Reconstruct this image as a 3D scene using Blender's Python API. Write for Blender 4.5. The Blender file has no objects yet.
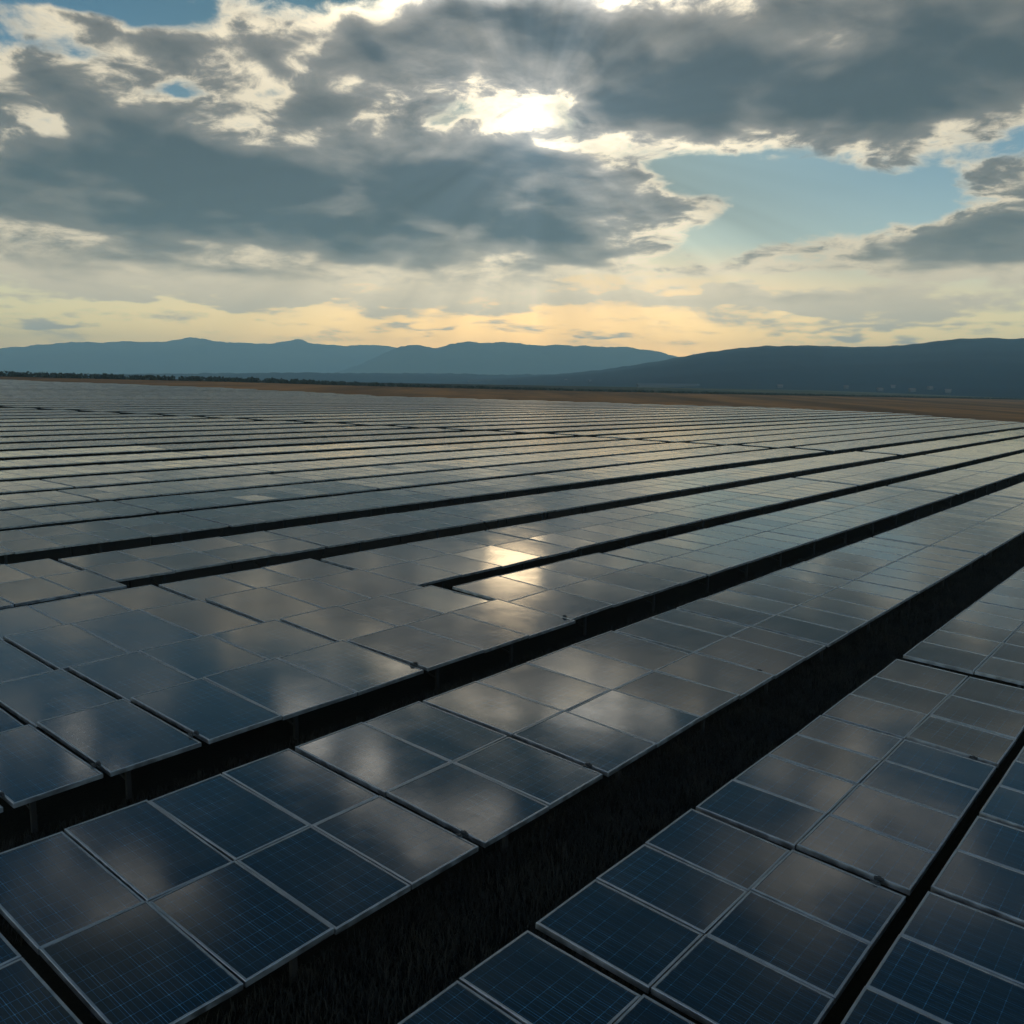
import bpy, bmesh, math, random
from mathutils import Vector, Matrix, noise as mnoise

random.seed(11)
SC = bpy.context.scene
COL = SC.collection
PI = math.pi
rad = math.radians

# ------------------------------------------------------------------ camera
F_PX, PITCH, ROLL, AZ = 877.4, 7.972, 0.688, 39.9
CAM_Z = 5.95
cam_data = bpy.data.cameras.new('camera')
cam = bpy.data.objects.new('camera', cam_data)
COL.objects.link(cam)
SC.camera = cam
cam.location = (0, 0, CAM_Z)
cam_data.sensor_width = 36.0
cam_data.lens = F_PX / 1024 * 36.0
cam_data.clip_start = 0.1
cam_data.clip_end = 60000
cam.rotation_mode = 'QUATERNION'
R_CAM = Matrix.Rotation(rad(90 - PITCH), 3, 'X') @ Matrix.Rotation(rad(ROLL), 3, 'Z')
cam.rotation_quaternion = R_CAM.to_quaternion()

def look(px, py):
    """unit view direction for a place measured in the photograph"""
    d = R_CAM @ Vector(((px - 512) / F_PX, (512 - py) / F_PX, -1.0))
    return d.normalized()

def azel(px, py):
    d = look(px, py)
    return math.degrees(math.atan2(d.x, d.y)), math.degrees(math.asin(d.z))

# ------------------------------------------------------------------ light
SUN_AZ, SUN_EL = azel(534, 127)
sun_dir = Vector((math.sin(rad(SUN_AZ)) * math.cos(rad(SUN_EL)), math.cos(rad(SUN_AZ)) * math.cos(rad(SUN_EL)), math.sin(rad(SUN_EL))))
sl = bpy.data.lights.new('sun', 'SUN')
sl.energy = SUN_ENERGY = 0.02
sl.angle = rad(4.0)
sl.color = (1.0, 0.72, 0.40)
sun = bpy.data.objects.new('sun', sl)
COL.objects.link(sun)
sun.rotation_mode = 'QUATERNION'
sun.rotation_quaternion = sun_dir.to_track_quat('Z', 'Y')

SC.view_settings.view_transform = 'Standard'
SC.view_settings.look = 'None'
SC.view_settings.exposure = 0.15
SC.view_settings.gamma = 1.0
SC.view_settings.use_curve_mapping = False
SC.render.engine = 'CYCLES'
SC.cycles.use_denoising = True
SC.cycles.max_bounces = 6
SC.cycles.diffuse_bounces = 2
SC.cycles.glossy_bounces = 3
SC.cycles.volume_bounces = 0
SC.cycles.sample_clamp_indirect = 4.0
SC.cycles.sample_clamp_direct = 12.0

# ------------------------------------------------------------------ node shorthand
class NT:
    def __init__(self, tree):
        self.t = tree; self.n = tree.nodes; self.l = tree.links
    def new(self, kind, **kw):
        nd = self.n.new(kind)
        for k, v in kw.items(): setattr(nd, k, v)
        return nd
    def put(self, sock, v):
        if v is None: return
        if isinstance(v, bpy.types.NodeSocket): self.l.new(v, sock)
        elif isinstance(v, (tuple, list)) and sock.type == 'RGBA' and len(v) == 3: sock.default_value = (*v, 1)
        else: sock.default_value = v
    def m(self, op, a, b=None, c=None, clamp=False):
        nd = self.new('ShaderNodeMath', operation=op); nd.use_clamp = clamp
        for i, v in enumerate((a, b, c)): self.put(nd.inputs[i], v)
        return nd.outputs[0]
    def vm(self, op, a, b=None, scale=None):
        nd = self.new('ShaderNodeVectorMath', operation=op)
        self.put(nd.inputs[0], a)
        if b is not None: self.put(nd.inputs[1], b)
        if scale is not None: self.put(nd.inputs['Scale'], scale)
        return nd.outputs['Value' if op in ('DOT_PRODUCT', 'LENGTH', 'DISTANCE') else 'Vector']
    def xyz(self, x, y, z):
        nd = self.new('ShaderNodeCombineXYZ')
        for i, v in enumerate((x, y, z)): self.put(nd.inputs[i], v)
        return nd.outputs[0]
    def sep(self, v):
        nd = self.new('ShaderNodeSeparateXYZ'); self.put(nd.inputs[0], v)
        return nd.outputs[0], nd.outputs[1], nd.outputs[2]
    def noise(self, vec, scale=1.0, detail=4.0, rough=0.5, lac=2.0, dist=0.0, out='Fac', dims='3D'):
        nd = self.new('ShaderNodeTexNoise', noise_dimensions=dims)
        if vec is not None: self.put(nd.inputs['Vector'], vec)
        for k, v in (('Scale', scale), ('Detail', detail), ('Roughness', rough), ('Lacunarity', lac), ('Distortion', dist)): self.put(nd.inputs[k], v)
        return nd.outputs[out]
    def range(self, v, a, b, c=0.0, d=1.0, kind='SMOOTHSTEP'):
        nd = self.new('ShaderNodeMapRange', interpolation_type=kind)
        for i, x in enumerate((v, a, b, c, d)): self.put(nd.inputs[i], x)
        return nd.outputs[0]
    def mix(self, f, a, b, kind='MIX'):
        nd = self.new('ShaderNodeMix', data_type='RGBA', blend_type=kind)
        self.put(nd.inputs[0], f); self.put(nd.inputs[6], a); self.put(nd.inputs[7], b)
        return nd.outputs[2]
    def ramp(self, f, stops, interp='LINEAR'):
        nd = self.new('ShaderNodeValToRGB'); cr = nd.color_ramp; cr.interpolation = interp
        while len(cr.elements) < len(stops): cr.elements.new(0.5)
        for e, (p, c) in zip(cr.elements, stops): e.position = p; e.color = (*c, 1)
        self.put(nd.inputs[0], f)
        return nd.outputs[0]

# ------------------------------------------------------------------ sky: Nishita air with a broken deck of cloud in front of the sun
world = bpy.data.worlds.new('World')
SC.world = world
world.use_nodes = True
W = NT(world.node_tree)
W.n.clear()
sky = W.new('ShaderNodeTexSky', sky_type='NISHITA')
sky.sun_disc = False
sky.sun_elevation = rad(SUN_EL)
sky.sun_rotation = rad(SUN_AZ)
sky.altitude = 200
sky.air_density = 1.0
sky.dust_density = 0.5
sky.ozone_density = 2.0
BACK_BOOST = 6.0                                 # gain added to the unseen sky behind the camera, to light hills and haze
K = 20.0                                   # the background runs at strength 0.05, cloud radiance is given per unit picture value
tc = W.new('ShaderNodeTexCoord')
D = W.vm('NORMALIZE', tc.outputs['Generated'])
dx, dy, dz = W.sep(D)
el = W.m('MULTIPLY', W.m('ARCSINE', dz), 180 / PI)
az = W.m('MULTIPLY', W.m('ARCTAN2', dx, dy), 180 / PI)
# cloud layer seen in perspective: a level sheet overhead
den = W.m('ADD', W.m('MAXIMUM', dz, 0.0), 0.20)
cx = W.m('DIVIDE', dx, den); cy = W.m('DIVIDE', dy, den)
P = W.xyz(cx, cy, 0.0)
warp = W.noise(P, 3.0, 3, 0.55, out='Color')
warp = W.vm('SUBTRACT', warp, (0.5, 0.5, 0.5))
wx, wy, wz = W.sep(warp)
f_big = W.noise(W.vm('ADD', P, W.vm('SCALE', warp, scale=0.2)), 2.9, 11, 0.625)
AE = W.xyz(W.m('MULTIPLY_ADD', wx, 9.0, az), W.m('MULTIPLY_ADD', wy, 3.6, el), 0.0)

# banks and openings of the deck: (x, y, half width, half height, tilt, weight), places measured in the photograph
BANKS = [
    (250, 195, 440, 105, 0, 1.10),
    (80, 225, 260, 60, 0, 0.35),
    (430, 215, 330, 62, 2, 0.70),
    (690, 208, 175, 34, -3, 0.74),
    (400, 60, 200, 90, 18, 0.62),
    (225, 75, 130, 50, 8, 0.36),
    (80, 95, 210, 85, 0, 0.46),
    (200, 30, 200, 45, 0, 0.62),
    (560, 30, 260, 80, 0, 0.75),
    (800, 60, 380, 95, -3, 1.05),
    (990, 95, 260, 85, 0, 0.62),
    (690, 135, 190, 50, -8, 0.45),
    (975, 250, 260, 48, -4, 0.90),
    (1020, 200, 140, 60, 20, 0.50),
    (300, 268, 360, 26, 0, 0.42),
    (580, 258, 250, 34, 0, 0.56),
    (560, 302, 380, 15, 0, 0.46),
    (150, 294, 260, 18, 0, 0.38),
    (880, 312, 280, 18, 0, 0.40),
    (740, 298, 180, 11, 3, 0.45),
    (540, 150, 180, 60, 0, 0.42),
    (640, 300, 200, 7, 2, 0.35),
    (200, 302, 190, 6, -1, 0.34),
    (90, 318, 170, 6, 0, 0.30),
    (430, 322, 150, 5, 0, 0.30),
    (800, 296, 120, 5, 3, 0.36),
    (900, 330, 220, 7, 0, 0.34),
    (600, 332, 160, 5, 0, 0.26),
    # openings
    (532, 122, 115, 40, 14, -0.66),
    (630, 150, 150, 30, 12, -0.62),
    (300, 75, 70, 26, -50, -0.30),
    (40, 120, 90, 18, 10, -0.28),
    (436, 122, 30, 30, -30, -0.22),
    (410, 80, 30, 70, -30, -0.26),
    (90, -4, 110, 20, 4, -1.0),
    (172, 96, 46, 13, -5, -0.62),
    (235, 118, 70, 16, -20, -0.28),
    (60, 55, 60, 12, 0, -0.18),
    (320, 12, 90, 20, 0, -0.25),
    (810, 195, 235, 56, -6, -0.78),
    (690, 262, 90, 9, 0, -0.30),
    (800, 280, 200, 12, 0, -0.35),
]
acc = None
for (bx, by, hw, hh, tilt, wt) in BANKS:
    a0, e0 = azel(bx, by)
    mp = W.new('ShaderNodeMapping', vector_type='TEXTURE')
    W.put(mp.inputs['Vector'], AE)
    mp.inputs['Location'].default_value = (a0, e0, 0)
    mp.inputs['Rotation'].default_value = (0, 0, rad(-tilt))
    mp.inputs['Scale'].default_value = (math.degrees(hw / F_PX), math.degrees(hh / F_PX), 1)
    g = W.new('ShaderNodeTexGradient', gradient_type='SPHERICAL')
    W.put(g.inputs['Vector'], mp.outputs[0])
    acc = W.m('MULTIPLY_ADD', g.outputs['Fac'], wt * 1.25, acc if acc is not None else 0.0)
# away from the banks in front: the same broken deck all round and overhead
up = W.m('MAXIMUM', W.range(el, 20.5, 25), W.m('MULTIPLY', W.range(W.m('ABSOLUTE', az), 34, 48), W.range(el, 2, 9)))
hi_noise = W.noise(P, 4.0, 3, 0.5)
acc = W.m('MULTIPLY_ADD', up, W.range(hi_noise, 0.43, 0.60, -0.55, 0.34), acc)
overhead = W.m('MULTIPLY', W.range(el, 20.5, 25.5), W.range(el, 62, 38))
low = W.range(el, 1.0, 8.0, 0.5, 1.0)
cs = W.vm('DOT_PRODUCT', D, tuple(sun_dir))
ang = W.m('MULTIPLY', W.m('ARCCOSINE', cs), 180 / PI)
f_off0 = W.noise(P, 7.0, 4, 0.55)
dens = W.m('ADD', acc, W.m('MULTIPLY', W.m('SUBTRACT', f_big, 0.55), W.m('MULTIPLY', low, 2.9)))
dens = W.m('MAXIMUM', dens, W.range(W.m('ADD', ang, W.m('MULTIPLY', W.m('SUBTRACT', f_off0, 0.5), 14.0)), 8.0, 0.0, -0.08, 0.30))
# relief: the deck is brighter where it thins towards the sun
sunp = W.vm('SUBTRACT', P, W.vm('NORMALIZE', W.vm('SUBTRACT', P, (sun_dir.x / (sun_dir.z + .20), sun_dir.y / (sun_dir.z + .20), 0))))
f_off = W.noise(W.vm('ADD', W.vm('ADD', P, W.vm('SCALE', warp, scale=0.2)), W.vm('SCALE', W.vm('SUBTRACT', sunp, P), scale=0.07)), 2.9, 8, 0.625)
relief = W.m('MULTIPLY', W.m('SUBTRACT', f_big, f_off), 3.6)
near = W.m('EXPONENT', W.m('MULTIPLY', ang, -1 / 13.0))        # forward scattering round the sun
core = W.m('EXPONENT', W.m('MULTIPLY', ang, -1 / 2.2))
f_soft = W.noise(W.vm('ADD', P, W.vm('SCALE', warp, scale=0.2)), 2.9, 3, 0.45)
d_soft = W.m('ADD', acc, W.m('MULTIPLY', W.m('SUBTRACT', f_soft, 0.55), W.m('MULTIPLY', low, 2.9)))
deep = W.range(d_soft, 0.28, 0.95)                              # inside the bank the underside is smooth
thick = W.m('ADD', W.m('ADD', W.m('MULTIPLY', d_soft, deep), W.m('MULTIPLY', dens, W.m('SUBTRACT', 1.0, deep))), W.m('MULTIPLY', relief, W.m('MULTIPLY_ADD', deep, -0.62, 1.0)))
thick = W.m('MULTIPLY', thick, W.range(el, 5.0, 11.0, 0.16, 1.0))
alpha = W.range(dens, -0.06, 0.34)
opt = W.range(thick, 0.06, 1.50, 0, 1, 'LINEAR')
# colours: thin cream edges, then neutral, then slate underside
lowc = W.range(el, 2, 14)
edge_c = W.mix(lowc, (1.12, 0.88, 0.54), (0.92, 0.79, 0.57))
edge_c = W.vm('SCALE', edge_c, scale=W.m('ADD', W.m('MULTIPLY_ADD', near, 0.95, 0.88), W.m('MULTIPLY', core, 1.7)))
mid_c = W.mix(lowc, (0.36, 0.31, 0.22), (0.235, 0.218, 0.195))
mid_c = W.vm('SCALE', mid_c, scale=W.m('ADD', W.m('MULTIPLY_ADD', near, 1.8, 0.75), W.m('MULTIPLY', core, 2.0)))
dark_c = W.mix(lowc, (0.085, 0.095, 0.095), (0.060, 0.077, 0.092))
dark_c = W.vm('SCALE', dark_c, scale=W.m('ADD', W.m('MULTIPLY_ADD', near, 0.80, 0.80), W.m('MULTIPLY', core, 2.4)))
overhead = W.m('MULTIPLY', overhead, W.range(az, 20, 4, 0.12, 1.0))
zen = W.range(el, 30, 38)
edge_c = W.mix(W.range(el, 21, 26), edge_c, (0.84, 0.79, 0.69)); mid_c = W.mix(W.range(el, 21, 26), mid_c, (0.19, 0.21, 0.22))
hi_gain = W.m('MULTIPLY', W.m('MULTIPLY_ADD', overhead, 4.2, 1.0), W.range(el, 33, 46, 1.0, 0.5))
edge_c = W.vm('SCALE', edge_c, scale=hi_gain); mid_c = W.vm('SCALE', mid_c, scale=hi_gain)
edge_c = W.mix(zen, edge_c, (0.075, 0.115, 0.15)); mid_c = W.mix(zen, mid_c, (0.035, 0.055, 0.075)); dark_c = W.mix(zen, dark_c, (0.022, 0.038, 0.055))
cl = W.mix(W.range(opt, 0.0, 0.40), edge_c, mid_c)
cl = W.mix(W.range(opt, 0.15, 0.95), cl, dark_c)
tint = W.ramp(W.m('DIVIDE', el, 50.0), [(0.0, (5.85, 4.1, 1.8)), (0.06, (5.75, 4.05, 1.8)), (0.12, (3.8, 2.8, 1.75)), (0.18, (1.85, 2.05, 1.85)), (0.24, (1.3, 1.6, 1.55)), (0.40, (0.60, 1.05, 1.15)), (0.62, (0.22, 0.60, 0.80)), (1.0, (0.14, 0.40, 0.56))])
air = W.mix(1.0, sky.outputs[0], tint, 'MULTIPLY')
air = W.vm('SCALE', air, scale=W.m('DIVIDE', 1.0, W.m('MULTIPLY_ADD', near, 2.2, 0.93)))
air = W.mix(W.m('MULTIPLY', near, W.range(el, 14, 5)), air, W.mix(1.0, air, (1.08, 1.0, 0.80), 'MULTIPLY'))
air = W.vm('ADD', air, W.vm('SCALE', (1.0, 0.85, 0.6), scale=W.m('MULTIPLY', core, 0.7 * K)))
col = W.mix(alpha, air, W.vm('SCALE', cl, scale=K))
# shafts of light fanning out from the gap in front of the sun
e1 = Vector((sun_dir.y, -sun_dir.x, 0)).normalized(); e2 = e1.cross(sun_dir).normalized()
px_ = W.vm('DOT_PRODUCT', D, tuple(e1)); py_ = W.vm('DOT_PRODUCT', D, tuple(e2))
fan = W.noise(W.vm('NORMALIZE', W.xyz(px_, py_, 0.0)), 3.4, 3, 0.6)
fan = W.m('MULTIPLY', W.m('SUBTRACT', fan, 0.5), W.m('MULTIPLY', W.range(ang, 1.5, 5.0), W.range(ang, 30.0, 9.0)))
col = W.vm('SCALE', col, scale=W.m('MULTIPLY_ADD', fan, 1.15, 1.0))
# unseen sky opposite the sun, brightened to throw more light on hills and haze
col = W.vm('SCALE', col, scale=W.range(dy, 0.05, -0.6, 1.0, BACK_BOOST))
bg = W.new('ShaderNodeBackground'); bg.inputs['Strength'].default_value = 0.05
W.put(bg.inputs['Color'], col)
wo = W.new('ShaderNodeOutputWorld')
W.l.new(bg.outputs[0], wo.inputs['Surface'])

# ------------------------------------------------------------------ materials
def material(name):
    m = bpy.data.materials.new(name); m.use_nodes = True
    t = NT(m.node_tree); t.n.clear()
    p = t.new('ShaderNodeBsdfPrincipled'); o = t.new('ShaderNodeOutputMaterial')
    t.l.new(p.outputs[0], o.inputs['Surface'])
    return m, t, p

def glass_material(name, rough):
    m, t, p = material(name)
    uv = t.new('ShaderNodeUVMap').outputs[0]
    oi = t.new('ShaderNodeObjectInfo').outputs['Random']
    ux, uy, _ = t.sep(uv)
    geo = t.new('ShaderNodeNewGeometry').outputs['Position']
    def line(c, pitch, width, soft):
        f = t.m('FRACT', t.m('DIVIDE', c, pitch))
        d = t.m('MULTIPLY', t.m('ABSOLUTE', t.m('SUBTRACT', f, 0.5)), pitch)      # 0 in the middle of a cell edge
        d = t.m('SUBTRACT', pitch * 0.5, d)
        return t.range(d, width, width + soft, 1.0, 0.0, 'LINEAR'), d
    cell = 0.166
    gx, ddx = line(ux, cell, 0.0010, 0.0012)
    gy, ddy = line(uy, cell, 0.0010, 0.0012)
    bus, _ = line(t.m('ADD', ux, cell / 6), cell / 3, 0.0004, 0.0010)
    dot = t.range(t.m('ADD', ddx, ddy), 0.006, 0.011, 1.0, 0.0, 'LINEAR')
    patch = t.noise(t.xyz(t.m('MULTIPLY', ux, 1.3), uy, t.m('MULTIPLY', oi, 40.0)), 0.9, 2, 0.5)
    show = t.range(patch, 0.35, 0.7, 0.35, 1.0)
    cx_ = t.m('FLOOR', t.m('DIVIDE', ux, cell)); cy_ = t.m('FLOOR', t.m('DIVIDE', uy, cell))
    wn = t.new('ShaderNodeTexWhiteNoise', noise_dimensions='3D')
    t.put(wn.inputs['Vector'], t.xyz(cx_, cy_, t.m('MULTIPLY', oi, 50.0)))
    base = t.mix(wn.outputs['Value'], (0.0006, 0.0042, 0.0070), (0.0010, 0.0066, 0.0105))
    base = t.mix(t.m('MULTIPLY', oi, 0.5), base, (0.001, 0.004, 0.007))
    c = t.mix(t.m('MULTIPLY', t.m('MULTIPLY', bus, show), 0.7), base, (0.03, 0.15, 0.29))
    c = t.mix(t.m('MULTIPLY', t.m('MAXIMUM', gx, gy), t.m('MULTIPLY', show, 0.8)), c, (0.045, 0.17, 0.29))
    c = t.mix(t.m('MULTIPLY', dot, t.m('MULTIPLY', show, 0.7)), c, (0.07, 0.20, 0.28))
    # a thin film of dust, streaked by rain
    dust = t.noise(geo, 1.7, 5, 0.6)
    fine = t.noise(geo, 60.0, 2, 0.5)
    c = t.mix(t.range(dust, 0.45, 0.85, 0.0, 0.035), c, (0.30, 0.28, 0.24))
    t.put(p.inputs['Base Color'], c)
    t.put(p.inputs['Roughness'], t.m('ADD', t.range(dust, 0.3, 0.8, rough * 0.75, rough * 1.35), t.m('MULTIPLY', fine, 0.04)))
    p.inputs['IOR'].default_value = 1.68
    # the glass is lightly textured and never quite flat
    wob = t.noise(geo, 1.1, 2, 0.5)
    b1 = t.new('ShaderNodeBump'); b1.inputs['Strength'].default_value = 0.35; b1.inputs['Distance'].default_value = 0.006
    t.put(b1.inputs['Height'], wob)
    grain = t.noise(t.xyz(t.m('MULTIPLY', ux, 60.0), t.m('MULTIPLY', uy, 220.0), oi), 1.0, 1, 0.5)
    b2 = t.new('ShaderNodeBump'); b2.inputs['Strength'].default_value = 0.10; b2.inputs['Distance'].default_value = 0.001
    t.put(b2.inputs['Height'], grain); t.put(b2.inputs['Normal'], b1.outputs[0])
    t.put(p.inputs['Normal'], b2.outputs[0])
    return m

def metal_material(name, colr, rough, metallic=1.0, amount=0.25):
    m, t, p = material(name)
    g = t.new('ShaderNodeNewGeometry').outputs['Position']
    n = t.noise(g, 7.0, 5, 0.6)
    t.put(p.inputs['Base Color'], t.mix(t.range(n, 0.3, 0.75, 0, 1), tuple(c * (1 - amount) for c in colr), colr))
    t.put(p.inputs['Roughness'], t.range(n, 0.3, 0.7, rough * 0.8, rough * 1.25))
    p.inputs['Metallic'].default_value = metallic
    return m

def plain_material(name, colr, rough=0.7):
    m, t, p = material(name)
    g = t.new('ShaderNodeNewGeometry').outputs['Position']
    n = t.noise(g, 3.0, 4, 0.6)
    t.put(p.inputs['Base Color'], t.mix(n, tuple(c * 0.7 for c in colr), tuple(c * 1.25 for c in colr)))
    p.inputs['Roughness'].default_value = rough
    return m

def ground_material():
    m, t, p = material('rough_grass')
    g = t.new('ShaderNodeNewGeometry').outputs['Position']
    a = t.noise(g, 0.9, 6, 0.65); b = t.noise(g, 14.0, 4, 0.7); big = t.noise(g, 0.006, 4, 0.55)
    c = t.mix(t.range(a, 0.35, 0.7), (0.0025, 0.0032, 0.002), (0.008, 0.008, 0.0045))
    c = t.mix(t.range(b, 0.45, 0.75, 0, 0.6), c, (0.014, 0.013, 0.008))
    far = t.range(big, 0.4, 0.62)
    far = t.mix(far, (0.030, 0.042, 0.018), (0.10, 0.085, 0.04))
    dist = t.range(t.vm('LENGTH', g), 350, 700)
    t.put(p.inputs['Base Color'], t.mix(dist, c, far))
    p.inputs['Roughness'].default_value = 0.95
    p.inputs['Specular IOR Level'].default_value = 0.15
    bp = t.new('ShaderNodeBump'); bp.inputs['Distance'].default_value = 0.05; bp.inputs['Strength'].default_value = 0.8
    t.put(bp.inputs['Height'], b); t.put(p.inputs['Normal'], bp.outputs[0])
    return m

def field_material():
    m, t, p = material('dry_stubble')
    g = t.new('ShaderNodeNewGeometry').outputs['Position']
    mp = t.new('ShaderNodeMapping'); t.put(mp.inputs['Vector'], g)
    mp.inputs['Rotation'].default_value = (0, 0, rad(-38)); mp.inputs['Scale'].default_value = (0.03, 0.004, 0.0)
    st = t.noise(mp.outputs[0], 1.0, 5, 0.6)
    n = t.noise(g, 0.05, 6, 0.65)
    c = t.mix(t.range(st, 0.35, 0.66), (0.135, 0.056, 0.016), (0.33, 0.135, 0.037))
    c = t.mix(t.range(n, 0.4, 0.75, 0, 0.5), c, (0.04, 0.033, 0.018))
    t.put(p.inputs['Base Color'], c)
    p.inputs['Roughness'].default_value = 0.95
    p.inputs['Specular IOR Level'].default_value = 0.1
    return m

def hill_material(name, lo, hi, pale, scale):
    m, t, p = material(name)
    g = t.new('ShaderNodeNewGeometry').outputs['Position']
    n = t.noise(g, scale, 7, 0.62); q = t.noise(g, scale * 0.22, 4, 0.55)
    c = t.mix(t.range(n, 0.35, 0.68), lo, hi)
    c = t.mix(t.range(q, 0.54, 0.66, 0, 0.7), c, pale)
    t.put(p.inputs['Base Color'], c)
    p.inputs['Roughness'].default_value = 0.95
    p.inputs['Specular IOR Level'].default_value = 0.1
    return m

def leaf_material(name, lo, hi):
    m, t, p = material(name)
    g = t.new('ShaderNodeNewGeometry').outputs['Position']
    n = t.noise(g, 0.8, 4, 0.6)
    t.put(p.inputs['Base Color'], t.mix(t.range(n, 0.35, 0.7), lo, hi))
    p.inputs['Roughness'].default_value = 0.8
    return m

M_GLASS = glass_material('panel_glass', 0.095)
M_GLASS_B = glass_material('textured_panel_glass', 0.165)
M_GLASS_D = glass_material('semi_rough_panel_glass', 0.225)
M_GLASS_C = glass_material('rougher_panel_glass', 0.30)
M_FRAME = metal_material('anodised_aluminium', (0.42, 0.44, 0.46), 0.45)
M_STEEL = metal_material('galvanised_steel', (0.04, 0.043, 0.046), 0.6, 0.6)
M_GROUND = ground_material()
M_FIELD = field_material()
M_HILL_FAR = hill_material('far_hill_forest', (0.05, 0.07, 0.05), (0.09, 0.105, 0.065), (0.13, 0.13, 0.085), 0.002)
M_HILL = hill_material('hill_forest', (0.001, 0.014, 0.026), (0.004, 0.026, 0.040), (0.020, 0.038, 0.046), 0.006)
M_TREE = leaf_material('dark_foliage', (0.008, 0.014, 0.007), (0.020, 0.028, 0.012))
M_GRASS = leaf_material('grass_blades', (0.004, 0.0045, 0.0025), (0.020, 0.017, 0.009))
M_WALL = plain_material('pale_render', (0.05, 0.05, 0.05), 0.8)
M_ROOF = plain_material('clay_roof', (0.10, 0.07, 0.06), 0.8)
M_SHEET = plain_material('pale_sheet_roof', (0.05, 0.055, 0.058), 0.8)
M_DARK = plain_material('dark_opening', (0.03, 0.03, 0.035), 0.5)

# ------------------------------------------------------------------ places: u runs along the rows, v across them
CU, SU = math.cos(rad(90 - AZ)), math.sin(rad(90 - AZ))
def plan(u, v): return (u * CU - v * SU, u * SU + v * CU)
def uv_of(x, y): return (x * CU + y * SU, -x * SU + y * CU)
SLOPE, V_CAP = 0.026, 385.0
def height(v):
    if v <= 40: return 0.0
    if v <= 60: return SLOPE * (v - 40) ** 2 / 40
    if v <= V_CAP: return SLOPE * (v - 50)
    return SLOPE * (V_CAP - 50)
def interp(pts, x):
    if x <= pts[0][0]: return pts[0][1]
    for (a, p), (b, q) in zip(pts, pts[1:]):
        if x <= b: return p + (q - p) * (x - a) / (b - a)
    return pts[-1][1]
FARM_END = [(-30, 150), (10, 160), (32, 187), (65, 222), (96, 214), (130, 180), (166, 145), (219, 138), (281, 103), (340, 80)]
def farm_end(v): return interp(FARM_END, v)

# ------------------------------------------------------------------ mesh helpers
def mesh_object(name, verts, faces, mats, parent=None, uvs=None, mat_idx=None, smooth=False):
    me = bpy.data.meshes.new(name)
    me.from_pydata(verts, [], faces)
    for m in (mats if isinstance(mats, (list, tuple)) else [mats]): me.materials.append(m)
    if uvs is not None:
        lay = me.uv_layers.new(name='UVMap')
        for lp in me.loops: lay.data[lp.index].uv = uvs[lp.vertex_index]
    if mat_idx is not None: me.polygons.foreach_set('material_index', mat_idx)
    if smooth: me.polygons.foreach_set('use_smooth', [True] * len(me.polygons))
    me.update()
    o = bpy.data.objects.new(name, me); COL.objects.link(o)
    if parent: o.parent = parent
    return o

class MB:
    def __init__(s): s.v = []; s.f = []; s.uv = []; s.mi = []
    def quad_box(s, bottom, top, mi=(0, 0), uv=None):
        """eight corners: bottom ring and top ring; mi = (side and bottom material, top material)"""
        b = len(s.v)
        s.v += list(bottom) + list(top)
        s.uv += (uv or [(0, 0)] * 4) * 2
        s.f += [(b + 3, b + 2, b + 1, b), (b + 4, b + 5, b + 6, b + 7)]; s.mi += [mi[0], mi[1]]
        for i in range(4):
            j = (i + 1) % 4
            s.f.append((b + i, b + j, b + 4 + j, b + 4 + i)); s.mi.append(mi[0])
    def box(s, x0, x1, y0, y1, z0, z1, mi=(0, 0), uv=None):
        s.quad_box([(x0, y0, z0), (x1, y0, z0), (x1, y1, z0), (x0, y1, z0)], [(x0, y0, z1), (x1, y0, z1), (x1, y1, z1), (x0, y1, z1)], mi, uv)
    def bar(s, p, q, w, d=None):
        p, q = Vector(p), Vector(q); a = (q - p).normalized()
        ref = Vector((1, 0, 0)) if abs(a.x) < 0.9 else Vector((0, 1, 0))
        e1 = a.cross(ref).normalized(); e2 = a.cross(e1).normalized(); d = d or w
        cs = [(-w / 2, -d / 2), (w / 2, -d / 2), (w / 2, d / 2), (-w / 2, d / 2)]
        s.quad_box([tuple(p + e1 * i + e2 * j) for i, j in cs], [tuple(q + e1 * i + e2 * j) for i, j in cs])
    def tube(s, pts, r, n=6):
        rings = []
        for i, p in enumerate(pts):
            p = Vector(p); a = (Vector(pts[min(i + 1, len(pts) - 1)]) - Vector(pts[max(i - 1, 0)])).normalized()
            ref = Vector((0, 0, 1)) if abs(a.z) < 0.9 else Vector((1, 0, 0))
            e1 = a.cross(ref).normalized(); e2 = a.cross(e1)
            b = len(s.v)
            for k in range(n):
                t = 2 * PI * k / n
                s.v.append(tuple(p + e1 * math.cos(t) * r + e2 * math.sin(t) * r)); s.uv.append((0, 0))
            rings.append(b)
        for b0, b1 in zip(rings, rings[1:]):
            for k in range(n):
                k2 = (k + 1) % n
                s.f.append((b0 + k, b0 + k2, b1 + k2, b1 + k)); s.mi.append(0)
    def build(s, name, mats, parent=None, smooth=False):
        return mesh_object(name, s.v, s.f, mats, parent, s.uv, s.mi, smooth)

def thing(name, label, cat, loc, rz=0.0, group=None):
    o = bpy.data.objects.new(name, None); COL.objects.link(o)
    o.location = loc; o.rotation_euler = (0, 0, rz); o.empty_display_size = 0.3
    o['label'] = label; o['category'] = cat
    if group: o['group'] = group
    return o

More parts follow.
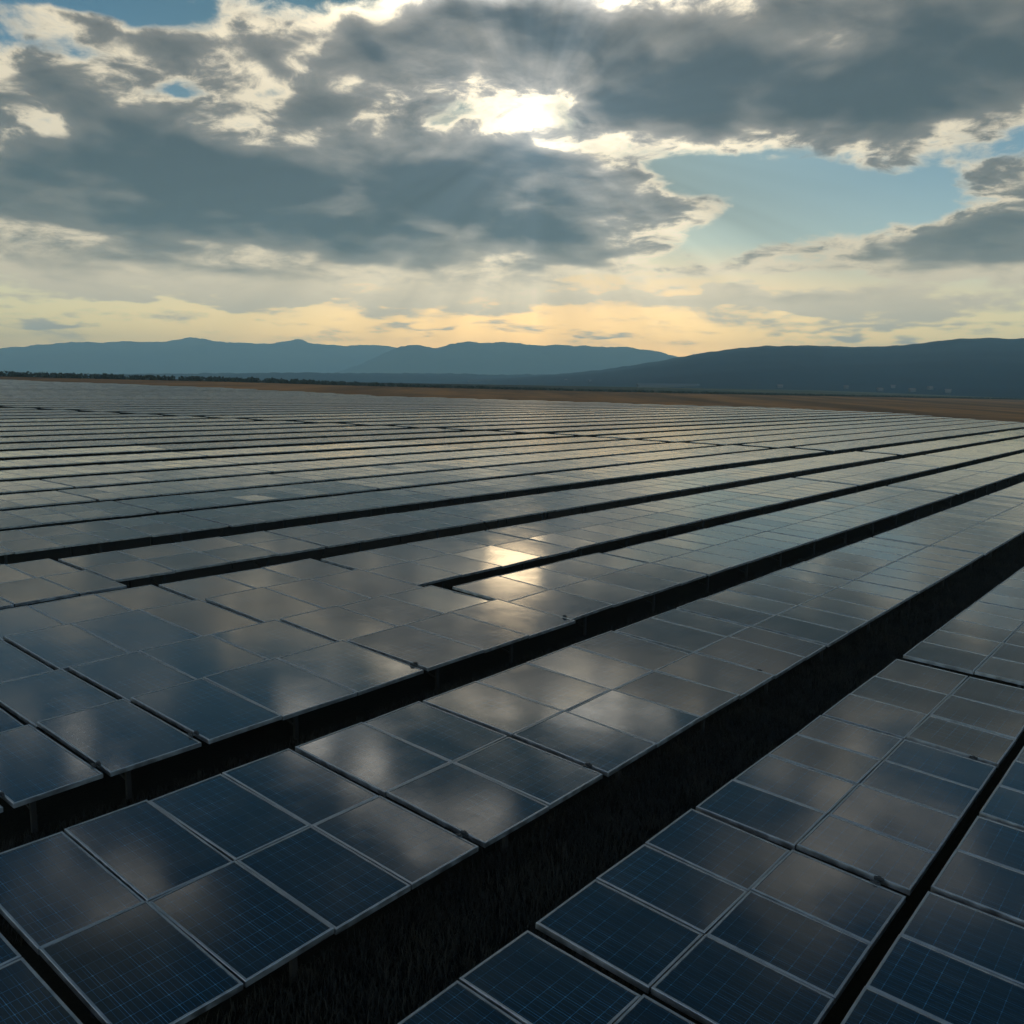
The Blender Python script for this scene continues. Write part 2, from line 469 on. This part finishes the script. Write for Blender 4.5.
# ------------------------------------------------------------------ the land
def sheet(name, us, vs, mat, dz, keep=None):
    verts = [(*plan(u, v), height(v) + dz) for v in vs for u in us]
    n = len(us); faces = []
    for j in range(len(vs) - 1):
        for i in range(n - 1):
            faces.append((j * n + i, j * n + i + 1, (j + 1) * n + i + 1, (j + 1) * n + i))
    o = mesh_object(name, verts, faces, mat); o['kind'] = 'structure'
    return o
VS = [-9500, -3000, -600, -100, 40] + [42 + 2 * i for i in range(9)] + [60, 110, 160, 210, 260, 310, 350, V_CAP, 700, 1500, 3500, 9500]
US = [-9500, -3000, -600, -100, 0, 100, 250, 600, 1500, 3500, 9500]
sheet('ground', US, VS, M_GROUND, 0.0)

# dry stubble field between the end of the farm and the far hedge
FIELD_FAR = [(-300, 900), (-40, 860), (142, 800), (230, 420), (292, 262), (340, 215), (360, 160), (375, 120), (384, 60)]
vs = [-300, -150, -30, 10, 32, 40, 44, 48, 52, 56, 60, 65, 80, 96, 113, 130, 148, 166, 190, 219, 250, 281, 310, 340, 360, 375, 384]
fv, ff = [], []
for v in vs:
    a = farm_end(v) + 5 + 1.5 * math.sin(v * 0.13); b = max(interp(FIELD_FAR, v), a + 2)
    for k in range(9):
        u = a + (b - a) * k / 8
        fv.append((*plan(u, v), height(v) + 0.03 + (0.02 if k else 0)))
for j in range(len(vs) - 1):
    for k in range(8): ff.append((j * 9 + k, j * 9 + k + 1, (j + 1) * 9 + k + 1, (j + 1) * 9 + k))
o = mesh_object('stubble_field', fv, ff, M_FIELD); o['kind'] = 'structure'

def sstep(x): x = max(0.0, min(1.0, x)); return x * x * (3 - 2 * x)
def hill_range(name, profile, d0, dc, d1, mat, base, power=1.15, rough=0.16, seed=0.0, nth=620, nd=40, a_lo=-62, a_hi=62, feature=1.0, crest=0.045, leafy=6.0):
    """high ground whose skyline follows measured summits: heights run up from d0 to the crest at dc and down again to d1"""
    pts = sorted(azel(x, y) for x, y in profile)
    verts, faces = [], []
    for j in range(nth + 1):
        a = a_lo + (a_hi - a_lo) * j / nth
        e = interp(pts, a)
        hc = CAM_Z + dc * math.tan(rad(e))
        for i in range(nd + 1):
            f = i / nd
            if f < 0.7: s = f / 0.7; d = d0 + (dc - d0) * s; w = sstep(s) * 0.45 + 0.55 * s ** power
            else: s = (f - 0.7) / 0.3; d = dc + (d1 - dc) * s; w = 1 - sstep(s)
            x, y = math.sin(rad(a)) * d, math.cos(rad(a)) * d
            nz = mnoise.fractal(Vector((x, y, seed)) * (0.0012 * feature), 1.0, 2.1, 5)
            fine = mnoise.fractal(Vector((x, y, seed + 9)) * 0.006, 0.9, 2.0, 3)
            h = base + (hc - base) * w * (1 + rough * nz * (1 - 0.85 * w) * 2) + (hc - base) * crest * fine * w + leafy * mnoise.noise(Vector((x, y, seed)) * 0.035) * w
            verts.append((x, y, h))
    n = nd + 1
    for j in range(nth):
        for i in range(nd): faces.append((j * n + i, (j + 1) * n + i, (j + 1) * n + i + 1, j * n + i + 1))
    o = mesh_object(name, verts, faces, mat, smooth=True); o['kind'] = 'structure'
    return o

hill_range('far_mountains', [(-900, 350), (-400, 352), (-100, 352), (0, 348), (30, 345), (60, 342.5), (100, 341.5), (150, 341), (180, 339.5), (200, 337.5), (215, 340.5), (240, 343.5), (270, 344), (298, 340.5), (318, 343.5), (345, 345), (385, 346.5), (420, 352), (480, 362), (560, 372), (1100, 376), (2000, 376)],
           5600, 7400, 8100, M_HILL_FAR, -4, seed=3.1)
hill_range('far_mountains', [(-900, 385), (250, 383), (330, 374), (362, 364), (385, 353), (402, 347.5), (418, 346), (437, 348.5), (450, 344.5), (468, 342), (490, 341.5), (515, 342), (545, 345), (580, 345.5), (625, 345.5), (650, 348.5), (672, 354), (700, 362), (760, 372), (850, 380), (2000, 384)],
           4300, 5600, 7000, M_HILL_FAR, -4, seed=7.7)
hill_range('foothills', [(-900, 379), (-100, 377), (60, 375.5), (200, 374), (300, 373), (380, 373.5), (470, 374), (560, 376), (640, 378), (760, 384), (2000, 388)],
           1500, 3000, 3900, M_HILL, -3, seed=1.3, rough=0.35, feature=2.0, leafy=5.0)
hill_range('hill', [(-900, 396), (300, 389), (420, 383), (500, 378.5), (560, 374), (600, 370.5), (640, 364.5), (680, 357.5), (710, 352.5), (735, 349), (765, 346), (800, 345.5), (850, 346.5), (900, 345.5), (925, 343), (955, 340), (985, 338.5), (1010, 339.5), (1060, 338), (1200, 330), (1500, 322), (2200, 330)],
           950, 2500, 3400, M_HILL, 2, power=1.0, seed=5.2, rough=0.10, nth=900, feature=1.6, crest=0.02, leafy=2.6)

# ------------------------------------------------------------------ hedge and trees along the far edge of the stubble field: one far-off mass
def clump(mb, x, y, z, r, h, rng):
    """a low ragged crown: leaf clumps spread through its volume on a short trunk"""
    mb.bar((x, y, z - 0.2), (x, y, z + h * 0.5), r * 0.12)
    for k in range(11):
        t = rng.random() * 2 * PI; q = r * rng.random() ** 0.5 * 0.8; zz = z + h * (0.25 + 0.68 * rng.random())
        s = r * (0.28 + 0.3 * rng.random()) * (1.15 - 0.6 * (zz - z) / h)
        c = Vector((x + math.cos(t) * q, y + math.sin(t) * q, zz)); b = len(mb.v)
        for i in range(6):
            d = Vector((rng.gauss(0, 1), rng.gauss(0, 1), rng.gauss(0, 1))).normalized() * s * (0.7 + 0.6 * rng.random())
            mb.v.append(tuple(c + d)); mb.uv.append((0, 0))
        for tri in ((0, 1, 2), (0, 2, 3), (0, 3, 4), (0, 4, 1), (5, 2, 1), (5, 3, 2), (5, 4, 3), (5, 1, 4)):
            mb.f.append(tuple(b + i for i in tri)); mb.mi.append(0)
rng = random.Random(5)
mb = MB()
edge = [(v, interp(FIELD_FAR, v)) for v in [-60 + 2.0 * i for i in range(223)]]
for (v0, u0), (v1, u1) in zip(edge, edge[1:]):
    L = math.hypot(v1 - v0, u1 - u0)
    for k in range(max(1, int(L / 0.55))):
        if rng.random() < 0.05: continue
        f = rng.random(); v = v0 + (v1 - v0) * f; u = u0 + (u1 - u0) * f + 4 + rng.random() * 9
        x, y = plan(u, v)
        tall = 1.0 + 0.7 * sstep((v - 250) / 90)
        h = (0.85 + 0.4 * rng.random()) * tall
        clump(mb, x, y, height(v), h * (0.8 + 0.4 * rng.random()), h, rng)
o = mb.build('hedgerow', M_TREE); o['kind'] = 'stuff'; o['label'] = 'dark hedge of bushes and young trees along the stubble field'

# ------------------------------------------------------------------ solar tables
ORD = ['zeroth', 'first', 'second', 'third', 'fourth', 'fifth', 'sixth', 'seventh', 'eighth', 'ninth', 'tenth', 'eleventh', 'twelfth', 'thirteenth', 'fourteenth', 'fifteenth', 'sixteenth', 'seventeenth', 'eighteenth', 'nineteenth']
TENS = {2: ('twenty', 'twentieth'), 3: ('thirty', 'thirtieth'), 4: ('forty', 'fortieth'), 5: ('fifty', 'fiftieth'), 6: ('sixty', 'sixtieth')}
def ordinal(n):
    if n < 20: return ORD[n]
    t, r = divmod(n, 10)
    return TENS[t][1] if r == 0 else TENS[t][0] + '-' + ORD[r]
CARD = ['no', 'one', 'two', 'three', 'four', 'five', 'six', 'seven', 'eight', 'nine', 'ten', 'eleven', 'twelve', 'thirteen', 'fourteen', 'fifteen', 'sixteen', 'seventeen', 'eighteen', 'nineteen', 'twenty']

H_PANEL = 0.95
FRAME_W, FRAME_H = 0.024, 0.062
RZ = rad(90 - AZ)
RNG = random.Random(23)
PANEL_CACHE = {}

def panel_meshes(w, d):
    """glass laminate and aluminium frame for a panel w along the row and d across it"""
    key = (round(w, 2), round(d, 2))
    if key not in PANEL_CACHE:
        a, b = w / 2, d / 2
        i, k = a - FRAME_W, b - FRAME_W
        g = MB(); g.box(-i - .004, i + .004, -k - .004, k + .004, -0.030, -0.007, (0, 0))
        g.uv = [(x, y) for x, y, z in g.v]
        go = g.build('solar_panel', M_GLASS); gm = go.data; bpy.data.objects.remove(go)
        # frame: a closed ring with a small bevel on its outer top edge
        v, f = [], []
        c = 0.004
        for (x, y, z) in ((a, b, -FRAME_H), (a, b, -c), (a - c, b - c, 0), (i, k, 0), (i, k, -FRAME_H)):
            v += [(-x, -y, z), (x, -y, z), (x, y, z), (-x, y, z)]
        for r in range(5):
            r2 = (r + 1) % 5
            for s in range(4):
                s2 = (s + 1) % 4
                f.append((r * 4 + s, r * 4 + s2, r2 * 4 + s2, r2 * 4 + s))
        fo = mesh_object('frame', v, f, M_FRAME); fm = fo.data; bpy.data.objects.remove(fo)
        # one mesh for panels too far away to show the frame apart
        s = MB(); s.v = list(g.v); s.f = list(g.f); s.mi = [0] * len(g.f); s.uv = list(g.uv)
        base = len(s.v); s.v += v; s.uv += [(0, 0)] * len(v)
        s.f += [tuple(base + q for q in fc) for fc in f]; s.mi += [1] * len(f)
        so = s.build('solar_panel', [M_GLASS, M_FRAME]); sm = so.data; bpy.data.objects.remove(so)
        PANEL_CACHE[key] = (gm, fm, sm)
    return PANEL_CACHE[key]

def link(name, me, parent, loc=(0, 0, 0), rot=(0, 0, 0)):
    o = bpy.data.objects.new(name, me); COL.objects.link(o); o.parent = parent
    o.location = loc; o.rotation_euler = rot
    return o

JIT, LEAN_U, LEAN_V = 0.0085, rad(0.25), rad(0.45)
COUNT = {'table': 0, 'panel': 0}
def solar_table(row, pos, us, vs, tilt, glass=None, extra=0.0):
    """us: panel edges along the row; vs: panel edges across it; the table leans by tilt towards the aisle in front"""
    if vs[-1] < 62:      # the rows were measured at their mean height: bring the raised back edge and the lowered front edge to their true places
        m0 = (vs[0] + vs[-1]) / 2
        vs = [q * (5.0 - (q - m0) * math.tan(tilt)) / 5.0 for q in vs]
    uc, vc = (us[0] + us[-1]) / 2, (vs[0] + vs[-1]) / 2
    x, y = plan(uc, vc)
    n_pan = (len(us) - 1) * (len(vs) - 1)
    near_u = min(max(0.0, us[0]), us[-1]) if us[0] < 0 < us[-1] else min(us, key=abs)
    dist = math.hypot(near_u, min(vs, key=abs))
    a_, _ = math.degrees(math.atan2(x, y)), 0
    look_ = 'dark navy' if dist < 9 else 'blue-grey' if dist < 22 else ('slate-grey' if a_ < -4 else 'cream-lit')
    size = f'{CARD[n_pan]}-panel' if n_pan <= 20 else 'long'
    label = f'{look_} {size} solar table, {ordinal(pos)} from left in {ordinal(row)} row from the front'
    root = thing('solar_table', label, 'solar table', (x, y, height(vc)), RZ, 'solar tables standing in rows across the farm')
    COUNT['table'] += 1
    ta = math.tan(tilt)
    zt = lambda yy: H_PANEL + yy * ta
    detail = 2 if dist < 34 else 1 if dist < 66 else 0
    gap = 0.010
    L, Wd = us[-1] - us[0], vs[-1] - vs[0]
    def jit(): k = JIT * (1 - 0.5 * sstep((dist - 12) / 25)); return LEAN_V + extra + rad(0.7) * sstep((vs[0] - 50) / 75) + RNG.gauss(0, k), -LEAN_U + RNG.gauss(0, k)      # each panel leans a little to the near end of its row
    if detail:
        for i in range(len(us) - 1):
            for j in range(len(vs) - 1):
                w, d = us[i + 1] - us[i] - 2 * gap, vs[j + 1] - vs[j] - 2 * gap
                px, py = (us[i] + us[i + 1]) / 2 - uc, (vs[j] + vs[j + 1]) / 2 - vc
                gm, fm, sm = panel_meshes(w, d)
                jx, jy = jit()
                o = link('solar_panel', gm if detail == 2 else sm, root, (px, py, zt(py) + RNG.uniform(-.0015, .0015)), (tilt + jx, jy, 0))
                if detail == 2: link('frame', fm, o)
                COUNT['panel'] += 1
    else:
        s = MB()
        for i in range(len(us) - 1):
            for j in range(len(vs) - 1):
                x0, x1, y0, y1 = us[i] + gap - uc, us[i + 1] - gap - uc, vs[j] + gap - vc, vs[j + 1] - gap - vc
                jx, jy = jit(); xm, ym = (x0 + x1) / 2, (y0 + y1) / 2
                zz = lambda X, Y: zt(ym) + (Y - ym) * math.tan(tilt + jx) - (X - xm) * jy
                cs = [(x0, y0), (x1, y0), (x1, y1), (x0, y1)]
                s.quad_box([(X, Y, zz(X, Y) - FRAME_H) for X, Y in cs], [(X, Y, zz(X, Y)) for X, Y in cs], (1, 0), [tuple(c) for c in cs])
        s.build('panel_surface', [glass or M_GLASS, M_FRAME], root)
    # supports: purlins along the row, pairs of posts, a brace to each pair
    ya, yb = -Wd * 0.30, Wd * 0.30
    if detail:
        for yy in (ya, yb):
            r = MB(); r.box(-L / 2 + .03, L / 2 - .03, yy - .03, yy + .03, zt(yy) - FRAME_H - .085, zt(yy) - FRAME_H - .006); r.build('rail', M_STEEL, root)
        nb = max(1, round(L / 3.0)); step = L / nb
        for b in range(nb):
            xx = -L / 2 + step * (b + 0.5)
            top = lambda yy: zt(yy) - FRAME_H - .088
            for yy in (ya, yb):
                p_ = MB(); p_.box(xx - .035, xx + .035, yy - .025, yy + .025, -0.25, top(yy)); p_.build('post', M_STEEL, root)
            q = MB(); q.bar((xx + .06, ya + .05, 0.18), (xx + .06, yb - .02, top(yb) - .02), .035, .02); q.build('brace', M_STEEL, root)
    else:
        s = MB()
        nb = max(1, round(L / 4.0)); step = L / nb
        for b in range(nb):
            xx = -L / 2 + step * (b + 0.5)
            for yy in (ya, yb): s.box(xx - .04, xx + .04, yy - .03, yy + .03, -0.25, zt(yy) - FRAME_H - .02)
        for yy in (ya, yb): s.box(-L / 2, L / 2, yy - .025, yy + .025, zt(yy) - FRAME_H - .10, zt(yy) - FRAME_H - .012)
        s.build('support_frame', M_STEEL, root)
    if detail == 2 and dist < 16:
        for xx in (-L / 2 + .18, L / 2 - .18):
            k = MB(); yy = -Wd / 2 + .32
            z = zt(yy)
            sx = -1 if xx < 0 else 1
            xe = sx * (L / 2 + .004)
            k.box(xe - .012, xe + .012, yy - .05, yy + .05, z - .03, z + .006); k.box(xe - .020, xe + .020, yy - .018, yy + .018, z + .0062, z + .014)
            k.build('clamp', M_STEEL, root)
    return root

def split(a, b, n): return [a + (b - a) * i / n for i in range(n + 1)]
def spread(a, b, w): return split(a, b, max(1, round((b - a) / w)))

# measured rows: panel edges across the row, then each table's panel edges along it (metres)
def lean(v): return rad(2.1) * (1 - sstep((v - 15) / 33)) + rad(0.15)
G = 0.045
def run(first, last_u, tab, w, gap=0.09):
    out = []; u = first
    while u < last_u - tab * 0.4:
        e = min(u + tab, last_u)
        if last_u - e < tab * 0.4: e = last_u
        out.append(spread(u, e - gap, w)); u = e
    return out
ROWS = []
ROWS.append(((-0.42, 0.80, 2.06), [[3.0, 4.0, 5.0, 6.0], [6.10, 7.16, 8.1, 9.05], [9.13, 10.11, 11.12], [11.19, 12.2, 13.2, 14.2], [14.28, 15.3, 16.4, 17.5], spread(17.6, 23, 1.1), spread(23.1, 30, 1.15)], None))
ROWS.append(((2.18, 3.43, 4.73), [[2.0, 3.0, 3.95, 4.95, 5.89], [5.99, 6.98, 7.93, 8.99], [9.10, 10.08, 11.15, 12.14, 13.10], [13.18, 14.40, 15.65, 16.93], [17.32, 18.55, 19.75, 20.95, 22.1, 23.12], [23.22, 24.4, 25.6, 26.8, 28.0, 29.2], spread(29.3, 38, 1.2), spread(38.1, 48, 1.25), spread(48.7, 60, 1.25)], None))
ROWS.append(((6.06, 7.82, 9.85), [[0.2, 1.4, 2.72], [2.84, 3.86, 4.84, 5.83, 6.87], [6.96, 8.17, 9.34], [9.43, 10.70, 12.05, 13.42, 14.86], [14.92, 16.35, 17.40], [17.50, 18.75, 20.0, 21.3, 22.6, 23.78]]
    + [spread(23.87, 30.95, 1.2), spread(31.25, 40.0, 1.2), spread(40.1, 48.2, 1.2), spread(48.9, 60, 1.2), spread(60.1, 70, 1.25)], None))
ROWS.append(((11.0, 13.35, 15.62), [[2.3, 3.74], [3.84, 4.95], [5.03, 6.36], [6.46, 7.73, 9.23, 10.78], [10.87, 12.42, 13.81, 15.46], [15.55, 17.3, 18.97, 20.53, 22.0]]
    + [spread(22.09, 30, 1.3), spread(30.1, 40, 1.3), spread(40.1, 48.9, 1.25), spread(49.6, 63.5, 1.25), spread(64.1, 74, 1.25), spread(74.7, 98, 1.3)], None))
ROWS.append(((15.86, 18.5, 20.75), [[2.3, 3.76], [3.84, 4.96], [5.03, 6.38], [6.46, 7.78, 9.26, 10.70], [10.80, 12.40, 13.80, 15.46], [15.60, 17.3, 19.0, 20.9, 22.7]]
    + [spread(22.8, 31.5, 1.35), spread(31.6, 40.5, 1.35), spread(40.6, 49.5, 1.3), spread(50.2, 66, 1.3), spread(66.6, 76.2, 1.3), spread(77.0, 99.4, 1.4), spread(100.2, 130, 1.4)], None))
row5 = [[3.84, 4.96], [5.03, 6.38], [6.46, 7.78, 9.26, 10.44]]
ROWS.append(((21.35, 23.7, 26.05), row5, None))
R5B = ((22.0, 24.15, 26.05), [spread(10.55, 17.4, 1.7), spread(17.5, 25, 1.5), spread(25.1, 34, 1.4), spread(34.1, 43, 1.4), spread(43.1, 53, 1.4), spread(53.1, 63.5, 1.4), spread(63.6, 76.6, 1.4), spread(78.3, 112, 1.5), spread(112.3, 155, 1.5)], None)

n_row = 0
for vs_, tabs, ti in ROWS:
    n_row += 1
    pos = 0
    for us_ in tabs:
        pos += 1
        vv = vs_
        if n_row == 4 and us_[0] > 15.5: vv = (11.05, 13.15, 15.2) if us_[0] < 16 else (11.05, 13.1, 15.05)
        if n_row == 5 and us_[0] > 10.5: vv = (15.80, 18.4, 20.6) if us_[0] < 15.5 else (15.95, 18.35, 20.6) if us_[0] < 16 else (16.15, 18.4, 20.6)
        ti = lean(sum(vv) / 3); ex = 0.0
        if (n_row in (4, 5) and us_[-1] < 15.6) or n_row == 6: ti, ex = rad(0.35), ti - rad(0.35)      # the joined block: level tables, each panel leaning
        solar_table(n_row, pos, us_, vv, ti + RNG.gauss(0, rad(0.06 if ex else 0.15)), None, ex)
    if n_row == 6:
        for us_ in R5B[1]:
            pos += 1
            solar_table(n_row, pos, us_, R5B[0], lean(24) + RNG.gauss(0, rad(0.15)))
# the regular rows beyond, out to the end of the farm
bounds = [(27.9, 32.2), (33.1, 37.4), (38.4, 42.85), (43.9, 48.3), (49.4, 53.9)]
v = 55.2
while v < 284: bounds.append((v, v + 4.35)); v += 5.7
for k, (v0, v1) in enumerate(bounds):
    n_row += 1
    end = farm_end((v0 + v1) / 2) + RNG.uniform(-3, 3)
    ti = lean(v0) + RNG.gauss(0, rad(0.1))
    cross = interp([(0, 76.6), (55, 76.4), (65, 71.5), (76, 66.5), (90, 59.5), (124, 44.5), (150, 33)], v0) if v0 < 150 else -99
    start = max(6.0, 0.335 * v0 - 7.0)
    w = 1.4 if v0 < 70 else 2.1 if v0 < 150 else 3.4
    pos = 0
    tabs = []
    if start < cross - 6:
        L = 12.0 if v0 < 45 else 20.0 if v0 < 70 else 36.0
        n = max(1, round((cross - start) / L))
        cuts = split(start, cross, n)
        tabs += [(a, b - 0.12) for a, b in zip(cuts, cuts[1:])]
    a = max(cross + 2.0, start)
    if end - a > 4:
        n = max(1, round((end - a) / 62.0))
        cuts = split(a, end, n)
        tabs += [(p_, q_ - 0.15) for p_, q_ in zip(cuts, cuts[1:])]
    for a, b in tabs:
        pos += 1
        solar_table(n_row, pos, spread(a, b, w), (v0, (v0 + v1) / 2, v1), ti + RNG.gauss(0, rad(0.12)), M_GLASS_B if v0 < 57 else M_GLASS_D if v0 < 97 else M_GLASS_C)
print('TABLES', COUNT, 'rows', n_row)

# ------------------------------------------------------------------ rough grass in the nearest aisles
rng = random.Random(3)
gv, gf = [], []
def tuft(u, v, s):
    x0, y0 = plan(u, v); z0 = height(v)
    for k in range(rng.randint(4, 7)):
        t = rng.random() * 2 * PI; h = s * (0.5 + rng.random()); lean = h * rng.uniform(0.15, 0.9)
        bx, by = x0 + rng.gauss(0, .05), y0 + rng.gauss(0, .05)
        dx_, dy_ = math.cos(t), math.sin(t); wd = 0.004 + 0.004 * rng.random()
        b = len(gv)
        gv.extend([(bx - dy_ * wd, by + dx_ * wd, z0 - .01), (bx + dy_ * wd, by - dx_ * wd, z0 - .01),
                   (bx + dx_ * lean * .4 + dy_ * wd * .7, by + dy_ * lean * .4 - dx_ * wd * .7, z0 + h * .65), (bx + dx_ * lean * .4 - dy_ * wd * .7, by + dy_ * lean * .4 + dx_ * wd * .7, z0 + h * .65),
                   (bx + dx_ * lean, by + dy_ * lean, z0 + h)])
        gf.extend([(b, b + 1, b + 2, b + 3), (b + 3, b + 2, b + 4)])
for (v0, v1, u0, u1, n, s) in ((4.2, 6.9, 2.0, 16, 9000, .14), (4.2, 6.9, 16, 40, 6000, .16), (9.5, 11.8, 1.5, 14, 5000, .14), (9.5, 11.8, 14, 50, 6000, .17), (15.4, 16.3, 14, 50, 2500, .2), (20.5, 22.8, 9, 50, 4500, .2), (25.8, 28.4, 6, 60, 5000, .2)):
    for _ in range(n): tuft(rng.uniform(u0, u1), rng.uniform(v0, v1), s * 0.8)
o = mesh_object('grass', gv, gf, M_GRASS); o['kind'] = 'stuff'; o['label'] = 'rough dry grass growing in the aisles between the tables'

# ------------------------------------------------------------------ farmsteads at the foot of the hill, specks in the photograph
dg = bpy.context.evaluated_depsgraph_get(); dg.update()
hits = [bpy.data.objects['hill'], bpy.data.objects['foothills'], bpy.data.objects['ground']]
def drop(px, py):
    """where the view through a place in the photograph meets the land"""
    d = look(px, py); best = None
    for h in hits:
        ok, loc, _, _ = h.ray_cast(Vector((0, 0, CAM_Z)) + d * 400, d)
        if ok and (best is None or loc.length < best.length): best = loc.copy()
    return best
def house(px, py, w, d, h, rz, label, long=False):
    p = drop(px, py)
    if p is None: return
    r = thing('barn' if long else 'farmhouse', label, 'barn' if long else 'house', p, rz, None if long else 'farmhouses scattered along the foot of the hill')
    b = MB(); b.box(-w / 2, w / 2, -d / 2, d / 2, -6, h); b.build('wall', M_WALL, r)
    g = MB(); rh = d * (0.18 if long else 0.32); e = 0.5
    b0 = [(-w / 2 - e, -d / 2 - e, h), (w / 2 + e, -d / 2 - e, h), (w / 2 + e, d / 2 + e, h), (-w / 2 - e, d / 2 + e, h)]
    g.v = b0 + [(-w / 2 - e, 0, h + rh), (w / 2 + e, 0, h + rh)]; g.uv = [(0, 0)] * 6
    g.f = [(3, 2, 1, 0), (0, 1, 5, 4), (2, 3, 4, 5), (0, 4, 3), (1, 2, 5)]; g.mi = [0] * 5
    g.build('roof', M_SHEET if long else M_ROOF, r)
    for k in range(3):
        xx = -w / 2 + w * (k + .5) / 3
        q = MB(); q.box(xx - .6, xx + .6, -d / 2 - .08, -d / 2 + .02, h * .3 if k != 1 else 0, h * .75); q.build('door' if k == 1 else 'window', M_DARK, r)
house(668, 387.0, 80, 14, 2.2, 0.05, 'long low pale barn beyond the stubble field, below the hill', True)
house(480, 381.5, 50, 14, 2.2, -0.1, 'long pale shed on the plain below the gap between mountains', True)
HOUSES = sorted([(846, 388.5, 12), (880, 391, 15), (893, 388, 11), (912, 391.5, 16), (930, 389.5, 13), (948, 392.5, 14), (780, 387.5, 15), (566, 381, 13), (590, 382, 12)])
for i, (px, py, w) in enumerate(HOUSES):
    house(px, py, w * .4, 4.2, 2.4, 0.4 * math.sin(i * 2.1), f'small pale house, {ordinal(i + 1)} from left of those scattered along the foot of the hill')

# ------------------------------------------------------------------ the air: pale even haze round the whole place
hz = MB(); hz.box(-9700, 9700, -9700, 9700, -8, 520)
o = hz.build('haze', None) if False else mesh_object('haze', hz.v, hz.f, [])
m = bpy.data.materials.new('haze'); m.use_nodes = True
t = NT(m.node_tree); t.n.clear()
pv = t.new('ShaderNodeVolumePrincipled'); mo = t.new('ShaderNodeOutputMaterial')
pv.inputs['Color'].default_value = (0.58, 0.89, 0.98, 1)
pv.inputs['Density'].default_value = 2.1e-4
pv.inputs['Anisotropy'].default_value = 0.0
t.l.new(pv.outputs[0], mo.inputs['Volume'])
o.data.materials.append(m)
o['kind'] = 'stuff'; o['label'] = 'pale blue haze over the plain'
